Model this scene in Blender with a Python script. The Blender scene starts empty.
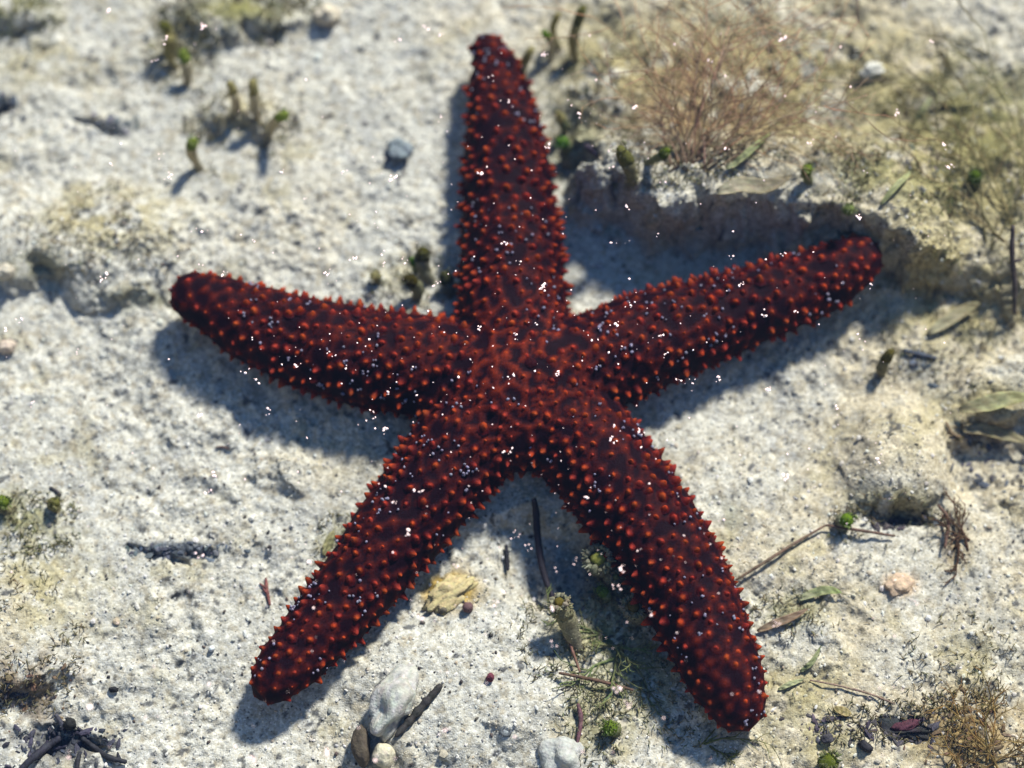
import bpy, bmesh, math, random
import numpy as np
from mathutils import Vector, Matrix, noise as mnoise
from mathutils.bvhtree import BVHTree
from mathutils.kdtree import KDTree

random.seed(7)
rng = np.random.default_rng(7)
SC = bpy.context.scene
COL = SC.collection
R = math.radians

# ------------------------------------------------------------------ camera, light, exposure
TILT = R(18.0); DIST = 0.80; LENS = 80.0
cam_d = bpy.data.cameras.new('camera'); cam = bpy.data.objects.new('camera', cam_d); COL.objects.link(cam)
cam.location = (0, -DIST*math.sin(TILT), DIST*math.cos(TILT)); cam.rotation_euler = (TILT, 0, 0)
cam_d.lens = LENS; cam_d.sensor_width = 36; cam_d.clip_start = 0.01; cam_d.clip_end = 50
cam_d.dof.use_dof = True; cam_d.dof.focus_distance = 0.758; cam_d.dof.aperture_fstop = 3.3
SC.camera = cam

SUN_EL = R(44.0); SUN_AZ = math.atan2(0.50, 0.86)          # sun to the upper right
W = bpy.data.worlds.new('World'); SC.world = W; W.use_nodes = True
wn = W.node_tree; bg = wn.nodes['Background']
sky = wn.nodes.new('ShaderNodeTexSky'); sky.sky_type = 'NISHITA'; sky.sun_disc = False
sky.sun_elevation = SUN_EL; sky.sun_rotation = SUN_AZ; sky.ozone_density = 5.0; sky.dust_density = 0.2; sky.air_density = 1.2
wn.links.new(sky.outputs[0], bg.inputs['Color']); bg.inputs['Strength'].default_value = 0.062
sd = bpy.data.lights.new('sun', 'SUN'); sd.energy = 5.0; sd.angle = R(6.0); sd.color = (1.0, 0.655, 0.50)
sun = bpy.data.objects.new('sun', sd); COL.objects.link(sun)
svec = Vector((math.sin(SUN_AZ)*math.cos(SUN_EL), math.cos(SUN_AZ)*math.cos(SUN_EL), math.sin(SUN_EL)))
sun.rotation_euler = svec.to_track_quat('Z', 'Y').to_euler(); sun.location = svec*3
SC.view_settings.view_transform = 'Standard'; SC.view_settings.look = 'None'
SC.view_settings.exposure = 1.82; SC.view_settings.gamma = 1.0
SC.render.resolution_x = 1024; SC.render.resolution_y = 768
SC.cycles.max_bounces = 6; SC.cycles.transparent_max_bounces = 8

# ------------------------------------------------------------------ picture scale -> seabed
PX = 36.0/LENS/1024.0
MM = 0.001
def P(px, py, z=0.0):
    d = Vector(((px-512)*PX, (384-py)*PX, -1.0)); d.rotate(cam.rotation_euler)
    o = cam.location; t = (z-o.z)/d.z
    return Vector((o.x+d.x*t, o.y+d.y*t, z))
PW = DIST*PX                                              # metres per picture unit, about 0.35 mm

# ------------------------------------------------------------------ numpy noise
_tab = rng.random((8, 256, 256))
def vn(x, y, s, k=0):
    x = np.asarray(x)/s + 57.3*k + 500; y = np.asarray(y)/s + 31.7*k + 500
    xi = np.floor(x).astype(int); yi = np.floor(y).astype(int); fx = x-xi; fy = y-yi
    fx = fx*fx*fx*(fx*(fx*6-15)+10); fy = fy*fy*fy*(fy*(fy*6-15)+10)
    t = _tab[k % 8]; a = t[xi & 255, yi & 255]; b = t[(xi+1) & 255, yi & 255]
    c = t[xi & 255, (yi+1) & 255]; d = t[(xi+1) & 255, (yi+1) & 255]
    return (a*(1-fx)+b*fx)*(1-fy)+(c*(1-fx)+d*fx)*fy
def fbm(x, y, s, k=0, o=4):
    r = 0; a = 0.5; tot = 0
    for i in range(o):
        r = r + a*vn(x+0.37*y, y-0.37*x, s/2**i, k+i); tot += a; a *= 0.55
    return r/tot
def sst(a, b, x):
    t = np.clip((x-a)/(b-a), 0, 1); return t*t*(3-2*t)

# ------------------------------------------------------------------ starfish plan (centre line px, half width px, underside height mm)
ARMS = [
 [(515,388,60,1),(513,320,56,1),(512,250,52,1.5),(508,200,48,2),(506,150,43,3),(500,105,35,5),(496,72,27,8),(487,50,18,11)],
 [(515,388,60,1),(455,374,55,1),(400,364,53,2),(350,355,51,3),(300,342,46,4),(250,322,39,6),(215,306,32,8),(194,296,25,10)],
 [(515,388,60,1),(585,368,53,1),(650,341,51,2),(700,324,46,3),(750,306,41,4),(800,290,37,5),(838,272,32,9),(858,261,26,11)],
 [(515,388,60,1),(465,445,54,1),(425,497,48,1.5),(385,549,43,2),(345,600,38,3),(310,641,34,4),(288,665,30,5),(275,679,25,6)],
 [(515,388,60,1),(580,440,54,1),(628,500,52,1.5),(664,550,49,2),(692,602,46,3),(714,652,41,4),(730,686,36,5),(737,702,29,6)],
]
def catmull(pts, n):
    pts = [np.array(p, float) for p in pts]; pts = [2*pts[0]-pts[1]]+pts+[2*pts[-1]-pts[-2]]
    out = []
    m = len(pts)-3
    for i in range(n+1):
        u = i/n*m; k = min(int(u), m-1); t = u-k
        a, b, c, d = pts[k:k+4]
        out.append(0.5*((2*b)+(-a+c)*t+(2*a-5*b+4*c-d)*t*t+(-a+3*b-3*c+d)*t**3))
    return out
ARMW = []                                                 # world centre line: x, y, half width, underside z
for A in ARMS:
    L = []
    for px, py, w, zb in A:
        w *= 0.965
        p = P(px, py, zb*MM + w*PW*0.45); L.append((p.x, p.y, w*PW, zb*MM))
    ARMW.append(catmull(L, 44))

# ------------------------------------------------------------------ seabed height
def q(px, py): v = P(px, py); return v.x, v.y
def seg_dist(x, y, pts):
    """signed side + distance to a polyline given in picture units; positive = left of travel"""
    best = np.full(np.shape(x), 9.0); side = np.zeros(np.shape(x)); perp = np.zeros(np.shape(x))
    for (a, b) in zip(pts[:-1], pts[1:]):
        ax, ay = q(*a); bx, by = q(*b); dx, dy = bx-ax, by-ay; L2 = dx*dx+dy*dy
        t = np.clip(((x-ax)*dx+(y-ay)*dy)/L2, 0, 1)
        d = np.hypot(x-ax-t*dx, y-ay-t*dy); cr = (dx*(y-ay)-dy*(x-ax))/math.sqrt(L2); s = np.sign(cr)
        m = (d < best-1e-7) | ((d < best+1e-7) & (np.abs(cr) > perp))
        best = np.where(m, d, best); side = np.where(m, s, side); perp = np.where(m, np.abs(cr), perp)
    return best*side
def bump(x, y, px, py, rx, ry, rot=0, hard=0.5):
    cx, cy = q(px, py); c, s = math.cos(rot), math.sin(rot)
    u = ((x-cx)*c+(y-cy)*s)/(rx*PW); v = (-(x-cx)*s+(y-cy)*c)/(ry*PW)
    r = np.sqrt(u*u+v*v)
    return 1-sst(hard, 1.0, r)
def H(x, y, foot=True):
    x = np.asarray(x, float); y = np.asarray(y, float)
    wx = x + (fbm(x, y, .018, 1, 4)-.5)*.018; wy = y + (fbm(x, y, .018, 3, 4)-.5)*.018
    h = (fbm(x, y, .09, 0, 3)-.5)*.007
    rough = .55+.9*sst(.45, .62, fbm(x, y, .05, 5, 3))
    # ledge at the upper right: the rock the two arms lean against
    d = seg_dist(wx, wy, [(590,-260),(590,60),(574,130),(588,212),(650,236),(730,242),(800,250),(872,254),(915,276),(1000,304),(1200,330)])
    up = sst(-.0060, .0060, d+(fbm(x, y, .008, 6, 3)-.5)*.008)
    k = .14+.86*sst(q(560, 120)[1], q(560, 190)[1], y)
    k = k*(1-.6*sst(q(880, 0)[0], q(960, 0)[0], x))
    h = h - .0045*bump(wx, wy, 690, 262, 130, 48, .15, .2) + up*(.029+.007*(fbm(x, y, .03, 2, 3)-.4))*k + .007*bump(wx, wy, 600, 95, 50, 60, 0, .1)
    rough = rough+up*.9
    # shelf at the left
    d = seg_dist(wx, wy, [(-200,300),(0,283),(30,276),(52,262),(66,290),(96,308),(170,306),(240,296),(420,240)])
    up = sst(-.0020, .0028, d)*bump(x, y, 80, 250, 190, 95, 0, .1)
    h = h + up*.0100; rough = rough+up*.35
    # mounds, blocks, hollows
    h = h + .0085*bump(wx, wy, 448, 700, 145, 108, -.2, .25) - .0085*bump(wx, wy, 538, 556, 85, 66, 0, .35)
    h = h - .0050*bump(wx, wy, 640, 620, 110, 120, 0, .2)
    jx = x+(wx-x)*.22; jy = y+(wy-y)*.22
    d = seg_dist(jx, jy, [(780,480),(838,500),(880,509),(925,506),(955,494),(1000,450)])
    h = h + sst(-.0010, .0014, d)*bump(jx, jy, 898, 462, 66, 80, 0, .3)*.0085
    h = h - .0070*bump(wx, wy, 905, 520, 40, 17, .05, .3)
    h = h - .0060*bump(wx, wy, 995, 462, 52, 46, 0, .4)
    d = seg_dist(wx, wy, [(945,418),(1000,424),(1100,430)])
    h = h + sst(-.001, .0016, d)*bump(wx, wy, 1020, 395, 90, 50, 0, .5)*.007
    h = h + .006*bump(wx, wy, -5, 640, 95, 100, 0, .3)
    h = h - .005*bump(wx, wy, 20, 700, 55, 26, .3, .3) - .005*bump(wx, wy, 60, 745, 60, 22, 0, .3)
    h = h - .004*bump(wx, wy, 3, 105, 18, 14, 0, .2)
    h = h + .006*bump(wx, wy, 235, 20, 95, 32, 0, .3) + .004*bump(wx, wy, 15, 10, 60, 34, 0, .3)
    h = h + .005*bump(wx, wy, 240, 118, 60, 26, 0, .3)
    h = h - .0035*bump(wx, wy, 105, 125, 46, 9, -.5, .2)
    h = h - .0028*bump(wx, wy, 175, 551, 55, 8, 0, .25)*(.4+fbm(x, y, .003, 2, 2))
    h = h - .0035*bump(wx, wy, 905, 730, 42, 15, 0, .3)
    h = h + .0035*bump(wx, wy, 290, 470, 40, 26, 0, .2)
    # middle and fine relief
    h = h + (fbm(x, y, .016, 2, 3)-.5)*.0040*rough
    h = h + (fbm(x, y, .0052, 4, 3)-.5)*.0022*rough
    n = fbm(x, y, .0024, 6, 3)
    h = h + (n-.5)*.0013*(.7+.5*rough) - sst(.62, .75, n)*.0006*rough
    if foot:
        far = 9.0*np.ones(x.shape)
        zb = np.zeros(x.shape)
        for L in ARMW:
            for c in L[::2]:
                dd = np.hypot(x-c[0], y-c[1])-c[2]*.92; m = dd < far
                far = np.where(m, dd, far); zb = np.where(m, c[3], zb)
        k = 1-sst(-.002, .007, far)
        lim = zb+.0006+.5*np.clip(far, 0, 1)
        h = np.where(far < .012, h*(1-k)+np.minimum(h, lim)*k, h)
    return h
def G(px, py, dz=0.0):
    z = 0.0
    for _ in range(5):
        v = P(px, py, z+dz); z = float(H(np.array([v.x]), np.array([v.y]))[0])
    return Vector((v.x, v.y, z+dz))
def hz(v): return float(H(np.array([v.x]), np.array([v.y]))[0])

# ------------------------------------------------------------------ helpers
def tag(o, label=None, cat=None, group=None, kind=None):
    if label: o['label'] = label
    if cat: o['category'] = cat
    if group: o['group'] = group
    if kind: o['kind'] = kind
    return o
def empty(name, loc):
    o = bpy.data.objects.new(name, None); o.location = loc; o.empty_display_size = .005; COL.objects.link(o); return o

class MB:
    def __init__(s): s.v = []; s.f = []; s.c = []
    def add(s, vs, fs, cs):
        b = len(s.v); s.v += [tuple(v) for v in vs]; s.f += [tuple(i+b for i in f) for f in fs]
        s.c += list(cs) if isinstance(cs, list) else [cs]*len(vs)
    def build(s, name, mat, parent=None, smooth=True):
        off = Vector(parent.location) if parent is not None and parent.type == 'EMPTY' else None
        me = bpy.data.meshes.new(name)
        vs = s.v if off is None else [(a-off.x, b-off.y, c-off.z) for a, b, c in s.v]
        me.from_pydata(vs, [], s.f); me.materials.append(mat)
        at = me.color_attributes.new('Col', 'FLOAT_COLOR', 'POINT')
        at.data.foreach_set('color', np.array([(c[0], c[1], c[2], 1) for c in s.c], 'f').ravel())
        if smooth: me.polygons.foreach_set('use_smooth', [True]*len(me.polygons))
        o = bpy.data.objects.new(name, me); COL.objects.link(o)
        if parent is not None: o.parent = parent
        return o
def rc(c, a=.15):
    k = 1+random.uniform(-a, a); return tuple(max(0, x*k*(1+random.uniform(-a, a)*.3)) for x in c)
def lerp(a, b, t): return tuple(x*(1-t)+y*t for x, y in zip(a, b))
def tube(mb, pts, rads, col, seg=8, jit=0.0, flat=1.0):
    pts = [Vector(p) for p in pts]; n = len(pts); up = Vector((0, 0, 1)); vs = []; cs = []
    cl = col if isinstance(col, list) else [col]*n
    for i, p in enumerate(pts):
        t = (pts[min(i+1, n-1)]-pts[max(i-1, 0)]).normalized()
        if abs(t.z) > .95: a = Vector((1, 0, 0))
        else: a = Vector((0, 0, 1))
        s = t.cross(a).normalized(); u = s.cross(t)
        for k in range(seg):
            an = 2*math.pi*k/seg; r = rads[i]*(1+random.uniform(-jit, jit))
            vs.append(p+s*math.cos(an)*r+u*math.sin(an)*r*flat); cs.append(rc(cl[i], .08))
    fs = [(i*seg+k, i*seg+(k+1) % seg, (i+1)*seg+(k+1) % seg, (i+1)*seg+k) for i in range(n-1) for k in range(seg)]
    t0 = (pts[0]-pts[1]).normalized()*rads[0]*.5; t1 = (pts[-1]-pts[-2]).normalized()*rads[-1]*.6
    b = len(vs); vs += [pts[0]+t0, pts[-1]+t1]; cs += [cl[0], cl[-1]]
    fs += [(b, (k+1) % seg, k) for k in range(seg)]+[(b+1, (n-1)*seg+k, (n-1)*seg+(k+1) % seg) for k in range(seg)]
    mb.add(vs, fs, cs)
_ico = {}
def ico(n):
    if n not in _ico:
        b = bmesh.new(); bmesh.ops.create_icosphere(b, subdivisions=n, radius=1)
        _ico[n] = ([v.co.copy() for v in b.verts], [tuple(v.index for v in f.verts) for f in b.faces]); b.free()
    return _ico[n]
def blob(mb, c, rad, col, rot=0, sub=2, amp=.25, fr=1.5, cv=.1, tilt=0.0):
    V, F = ico(sub); off = Vector((random.random()*50, random.random()*50, random.random()*50))
    M = Matrix.Rotation(rot, 3, 'Z') @ Matrix.Rotation(tilt, 3, 'X')
    vs = []; cs = []
    for v in V:
        k = 1+amp*mnoise.noise(v*fr+off)*1.6+amp*.4*mnoise.noise(v*fr*3+off)
        p = M @ Vector((v.x*rad[0]*k, v.y*rad[1]*k, v.z*rad[2]*k))+Vector(c)
        vs.append(p); cs.append(rc(col, cv))
    mb.add(vs, F, cs)

# ------------------------------------------------------------------ materials
def newmat(name):
    m = bpy.data.materials.new(name); m.use_nodes = True; n = m.node_tree
    return m, n, n.nodes['Principled BSDF']
def attr_mat(name, rough=.7, scale=900, var=.35, bumpd=.0003, spec=.3, sss=0, bs=1200, trans=0):
    m, n, p = newmat(name)
    a = n.nodes.new('ShaderNodeAttribute'); a.attribute_name = 'Col'
    tc = n.nodes.new('ShaderNodeTexCoord')
    no = n.nodes.new('ShaderNodeTexNoise'); no.inputs['Scale'].default_value = scale; no.inputs['Detail'].default_value = 4
    mr = n.nodes.new('ShaderNodeMapRange'); mr.inputs[1].default_value = .3; mr.inputs[2].default_value = .7
    mr.inputs[3].default_value = .72*(1-var); mr.inputs[4].default_value = .72*(1+var)
    mu = n.nodes.new('ShaderNodeMix'); mu.data_type = 'RGBA'; mu.blend_type = 'MULTIPLY'; mu.inputs[0].default_value = 1
    n.links.new(tc.outputs['Object'], no.inputs['Vector']); n.links.new(no.outputs[0], mr.inputs[0])
    n.links.new(a.outputs['Color'], mu.inputs[6]); n.links.new(mr.outputs[0], mu.inputs[7])
    n.links.new(mu.outputs[2], p.inputs['Base Color'])
    p.inputs['Roughness'].default_value = rough; p.inputs['Specular IOR Level'].default_value = spec
    if sss: p.inputs['Subsurface Weight'].default_value = sss; p.inputs['Subsurface Scale'].default_value = .002
    n2 = n.nodes.new('ShaderNodeTexNoise'); n2.inputs['Scale'].default_value = bs; n2.inputs['Detail'].default_value = 3
    b = n.nodes.new('ShaderNodeBump'); b.inputs['Distance'].default_value = bumpd; b.inputs['Strength'].default_value = .8
    n.links.new(tc.outputs['Object'], n2.inputs['Vector']); n.links.new(n2.outputs[0], b.inputs['Height'])
    n.links.new(b.outputs[0], p.inputs['Normal'])
    if trans:
        t = n.nodes.new('ShaderNodeBsdfTranslucent'); mx = n.nodes.new('ShaderNodeMixShader'); mx.inputs[0].default_value = trans
        n.links.new(mu.outputs[2], t.inputs['Color']); n.links.new(p.outputs[0], mx.inputs[1]); n.links.new(t.outputs[0], mx.inputs[2])
        n.links.new(mx.outputs[0], n.nodes['Material Output'].inputs['Surface'])
    return m
M_alga = attr_mat('alga', .8, 1500, .35, .0003, .1, trans=.6)
M_leaf = attr_mat('leaf', .6, 400, .3, .0002, .3, trans=.25)
M_twig = attr_mat('twig', .75, 1200, .4, .0003, .25)
M_stone = attr_mat('stone', .85, 700, .22, .0005, .2)
M_grain = attr_mat('grain', .75, 2500, .2, .0001, .3)
M_star = attr_mat('starfish skin', .7, 1500, .35, .0002, .05, bs=1800)

def sand_mat():
    m, n, p = newmat('wet coral sand'); N = n.nodes; Lk = n.links.new
    a = N.new('ShaderNodeAttribute'); a.attribute_name = 'Col'
    tc = N.new('ShaderNodeTexCoord')
    vo = N.new('ShaderNodeTexVoronoi'); vo.inputs['Scale'].default_value = 1500; vo.inputs['Randomness'].default_value = 1
    Lk(tc.outputs['Object'], vo.inputs['Vector'])
    sep = N.new('ShaderNodeSeparateColor'); Lk(vo.outputs['Color'], sep.inputs[0])
    cr = N.new('ShaderNodeValToRGB'); e = cr.color_ramp.elements
    e[0].position = 0; e[0].color = (.20, .21, .24, 1); e[1].position = 1; e[1].color = (1.45, 1.42, 1.38, 1)
    for pos, c in ((.035, (.42, .42, .44)), (.06, (.74, .70, .64)), (.30, (.88, .85, .78)), (.55, (1, .98, .95)), (.86, (1.1, 1.1, 1.1))):
        x = cr.color_ramp.elements.new(pos); x.color = (*c, 1)
    Lk(sep.outputs[0], cr.inputs[0])
    m1 = N.new('ShaderNodeMix'); m1.data_type = 'RGBA'; m1.blend_type = 'MULTIPLY'; m1.inputs[0].default_value = .85
    Lk(a.outputs['Color'], m1.inputs[6]); Lk(cr.outputs[0], m1.inputs[7])
    v2 = N.new('ShaderNodeTexNoise'); v2.inputs['Scale'].default_value = 420; v2.inputs['Detail'].default_value = 5; v2.inputs['Roughness'].default_value = .65
    Lk(tc.outputs['Object'], v2.inputs['Vector'])
    mr = N.new('ShaderNodeMapRange'); mr.inputs[1].default_value = .32; mr.inputs[2].default_value = .62
    mr.inputs[3].default_value = .49; mr.inputs[4].default_value = .77; Lk(v2.outputs[0], mr.inputs[0])
    m2 = N.new('ShaderNodeMix'); m2.data_type = 'RGBA'; m2.blend_type = 'MULTIPLY'; m2.inputs[0].default_value = 1
    Lk(m1.outputs[2], m2.inputs[6]); Lk(mr.outputs[0], m2.inputs[7]); Lk(m2.outputs[2], p.inputs['Base Color'])
    p.inputs['Roughness'].default_value = .9; p.inputs['Specular IOR Level'].default_value = .12
    b1 = N.new('ShaderNodeBump'); b1.inputs['Distance'].default_value = .0005; b1.inputs['Strength'].default_value = .7
    Lk(v2.outputs[0], b1.inputs['Height'])
    b2 = N.new('ShaderNodeBump'); b2.inputs['Distance'].default_value = .00025; b2.inputs['Strength'].default_value = .7; b2.invert = True
    Lk(vo.outputs['Distance'], b2.inputs['Height']); Lk(b1.outputs[0], b2.inputs['Normal']); Lk(b2.outputs[0], p.inputs['Normal'])
    return m

# ------------------------------------------------------------------ seabed
def axis(lo, hi, st, far, n):
    c = np.arange(lo, hi+st/2, st); o = np.geomspace(st*1.5, far, n)
    return np.concatenate([(c[0]-o)[::-1], c, c[-1]+o])
X = axis(-.205, .205, .0006, 1.1, 26); Y = axis(-.155, .170, .0006, 1.1, 26)
gx, gy = np.meshgrid(X, Y); gx = gx.ravel(); gy = gy.ravel()
gz = H(gx, gy)
WHITE = np.array((.60, .58, .52)); WARM = np.array((.60, .53, .40)); FILM = np.array((.40, .345, .18))
OLIVE = np.array((.23, .22, .09)); BROWN = np.array((.30, .20, .11)); GREY = np.array((.17, .19, .22)); DARK = np.array((.05, .055, .07))
col = np.tile(WHITE, (len(gx), 1))
def mixin(c, m):
    global col
    m = np.clip(m, 0, 1)[:, None]; col = col*(1-m)+np.asarray(c)*m
n1 = fbm(gx, gy, .040, 1, 4); n2 = fbm(gx, gy, .012, 3, 4); n3 = fbm(gx, gy, .005, 5, 3); n4 = fbm(gx, gy, .0028, 2, 3)
mixin(WARM, sst(.42, .62, n1)*.75 *sst(-.16,.05,gx)+ sst(-.02, .16, gx)*.35)
mixin(FILM, sst(.55, .72, n2)*.45*sst(.40, .6, n1))
mixin((.42, .42, .42), sst(.55, .75, n3)*.4)
mixin((.36, .30, .20), sst(.58, .72, n4)*.5)
def patch(px, py, rx, ry, c, s=1.0, lo=.35, hi=.6, nn=None, rot=0):
    mixin(c, bump(gx, gy, px, py, rx, ry, rot, .05)*s*sst(lo, hi, n2*.5+n3*.5 if nn is None else nn))
for a in [
 (760,90,330,170,FILM,1.2,.30,.52), (700,110,150,120,BROWN,.9,.34,.56), (960,170,190,170,FILM,1.25,.26,.46), (980,120,140,130,OLIVE,.85,.38,.56),
 (880,200,130,70,OLIVE,.7,.40,.6), (950,300,120,90,FILM,.9,.36,.56), (600,60,90,90,FILM,.9,.3,.5), (575,150,50,60,OLIVE,.7,.36,.55),
 (790,180,110,30,BROWN,.35,.36,.54),
 (240,15,110,40,OLIVE,1.0,.30,.5), (15,12,70,40,OLIVE,.95,.3,.5), (30,60,70,60,FILM,.7,.35,.6), (180,50,60,60,FILM,.6,.35,.55), (240,120,80,40,FILM,.75,.35,.55),
 (110,225,130,70,FILM,.85,.36,.56), (40,270,60,22,OLIVE,.55,.36,.5), (150,300,90,20,OLIVE,.5,.36,.55),
 (20,520,70,45,OLIVE,.8,.36,.52), (30,590,80,90,FILM,.9,.33,.52), (20,690,90,60,BROWN,.8,.36,.55), (5,620,40,60,WARM,.8,.2,.5),
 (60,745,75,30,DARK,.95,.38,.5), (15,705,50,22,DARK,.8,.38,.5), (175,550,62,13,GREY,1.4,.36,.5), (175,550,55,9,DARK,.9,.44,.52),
 (400,152,20,17,GREY,1.3,.25,.45), (105,125,55,16,GREY,.8,.36,.5), (3,105,22,18,DARK,1.1,.2,.45), (340,540,40,40,OLIVE,.55,.35,.52),  # shade of the upper left groove and left edge hole painted in grey and dark
 (410,275,60,40,FILM,.6,.35,.55), (450,590,46,34,(.48,.33,.10),1.5,.28,.45), (620,620,110,110,OLIVE,.85,.34,.54), (570,570,80,50,GREY,.8,.35,.5),
 (600,720,60,50,OLIVE,.7,.35,.52), (700,690,120,60,FILM,.7,.35,.55), (790,610,70,30,OLIVE,.6,.38,.52), (800,700,90,60,FILM,.7,.36,.54),
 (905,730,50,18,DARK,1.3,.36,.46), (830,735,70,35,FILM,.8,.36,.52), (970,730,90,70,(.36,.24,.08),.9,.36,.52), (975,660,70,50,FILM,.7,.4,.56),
 (890,505,80,22,FILM,.9,.3,.5), (895,520,36,13,DARK,1.0,.3,.45), (900,440,80,50,FILM,.5,.38,.56), (955,545,22,40,BROWN,.6,.36,.52),  # dark strip paints the shade of the undercut below the sandy block
 (985,405,80,35,FILM,.9,.3,.5), (1000,435,70,22,BROWN,.7,.34,.52), (900,585,26,18,(.70,.48,.30),1.2,.2,.45), (925,370,40,40,GREY,.5,.36,.5),
 (960,330,110,50,FILM,.6,.36,.56), (330,470,90,60,WARM,.5,.3,.55), (720,520,40,30,OLIVE,.5,.36,.52), (385,740,30,30,GREY,.5,.3,.5)]:
    patch(*a)
mixin(DARK, sst(.785, .83, fbm(gx, gy, .0034, 7, 2))*.8)
# crumble the steep faces sideways so that ledges are rough, not swept
nx, ny = len(X), len(Y)
Z2 = gz.reshape(ny, nx); sy, sx = np.gradient(Z2, Y, X); st = sst(.5, 1.6, np.hypot(sx, sy)).ravel()
ox = (fbm(gx+gz*.6, gz-gy*.2, .0065, 1, 3)-.5)*.0055*st; oy = (fbm(gx*1.0, gz*1.3+gy*.2, .0060, 4, 3)-.5)*.0055*st
vx, vy = gx+ox, gy+oy
idx = (np.arange(ny-1)[:, None]*nx+np.arange(nx-1)[None, :]).ravel()
quads = np.stack([idx, idx+1, idx+1+nx, idx+nx], 1)
me = bpy.data.meshes.new('seabed')
me.vertices.add(len(gx)); me.vertices.foreach_set('co', np.stack([vx, vy, gz], 1).ravel().astype('f'))
me.loops.add(quads.size); me.loops.foreach_set('vertex_index', quads.ravel().astype('i'))
me.polygons.add(len(quads)); me.polygons.foreach_set('loop_start', (np.arange(len(quads))*4).astype('i'))
me.polygons.foreach_set('loop_total', np.full(len(quads), 4, 'i')); me.polygons.foreach_set('use_smooth', np.ones(len(quads), bool))
me.update(calc_edges=True); me.validate()
at = me.color_attributes.new('Col', 'FLOAT_COLOR', 'POINT')
at.data.foreach_set('color', np.concatenate([col, np.ones((len(gx), 1))], 1).ravel().astype('f'))
me.materials.append(sand_mat())
seabed = bpy.data.objects.new('seabed', me); COL.objects.link(seabed); tag(seabed, kind='structure')
def ground_col(v):
    j = (np.searchsorted(Y, v[1]).clip(0, ny-1))*nx+np.searchsorted(X, v[0]).clip(0, nx-1)
    return tuple(col[j])

# ------------------------------------------------------------------ water surface
WZ = .046
def make_water():
    m, n, p = newmat('water'); N = n.nodes; Lk = n.links.new; N.remove(p)
    tr = N.new('ShaderNodeBsdfTransparent'); tr.inputs[0].default_value = (.74, .915, 1.0, 1)
    gl = N.new('ShaderNodeBsdfGlossy'); gl.inputs['Roughness'].default_value = .02
    fr = N.new('ShaderNodeFresnel'); fr.inputs['IOR'].default_value = 1.31
    mx = N.new('ShaderNodeMixShader'); tc = N.new('ShaderNodeTexCoord')
    no = N.new('ShaderNodeTexNoise'); no.inputs['Scale'].default_value = 28; no.inputs['Detail'].default_value = 3
    b = N.new('ShaderNodeBump'); b.inputs['Distance'].default_value = .004; b.inputs['Strength'].default_value = .35
    Lk(tc.outputs['Object'], no.inputs['Vector']); Lk(no.outputs[0], b.inputs['Height'])
    Lk(b.outputs[0], gl.inputs['Normal']); Lk(b.outputs[0], fr.inputs['Normal'])
    Lk(fr.outputs[0], mx.inputs[0]); Lk(tr.outputs[0], mx.inputs[1]); Lk(gl.outputs[0], mx.inputs[2])
    Lk(mx.outputs[0], N['Material Output'].inputs['Surface'])
    mb = MB(); s = 1.25
    mb.add([(-s, -s, WZ), (s, -s, WZ), (s, s, WZ), (-s, s, WZ)], [(0, 1, 2, 3)], (1, 1, 1))
    tag(mb.build('water', m), kind='structure')
make_water()

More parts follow.
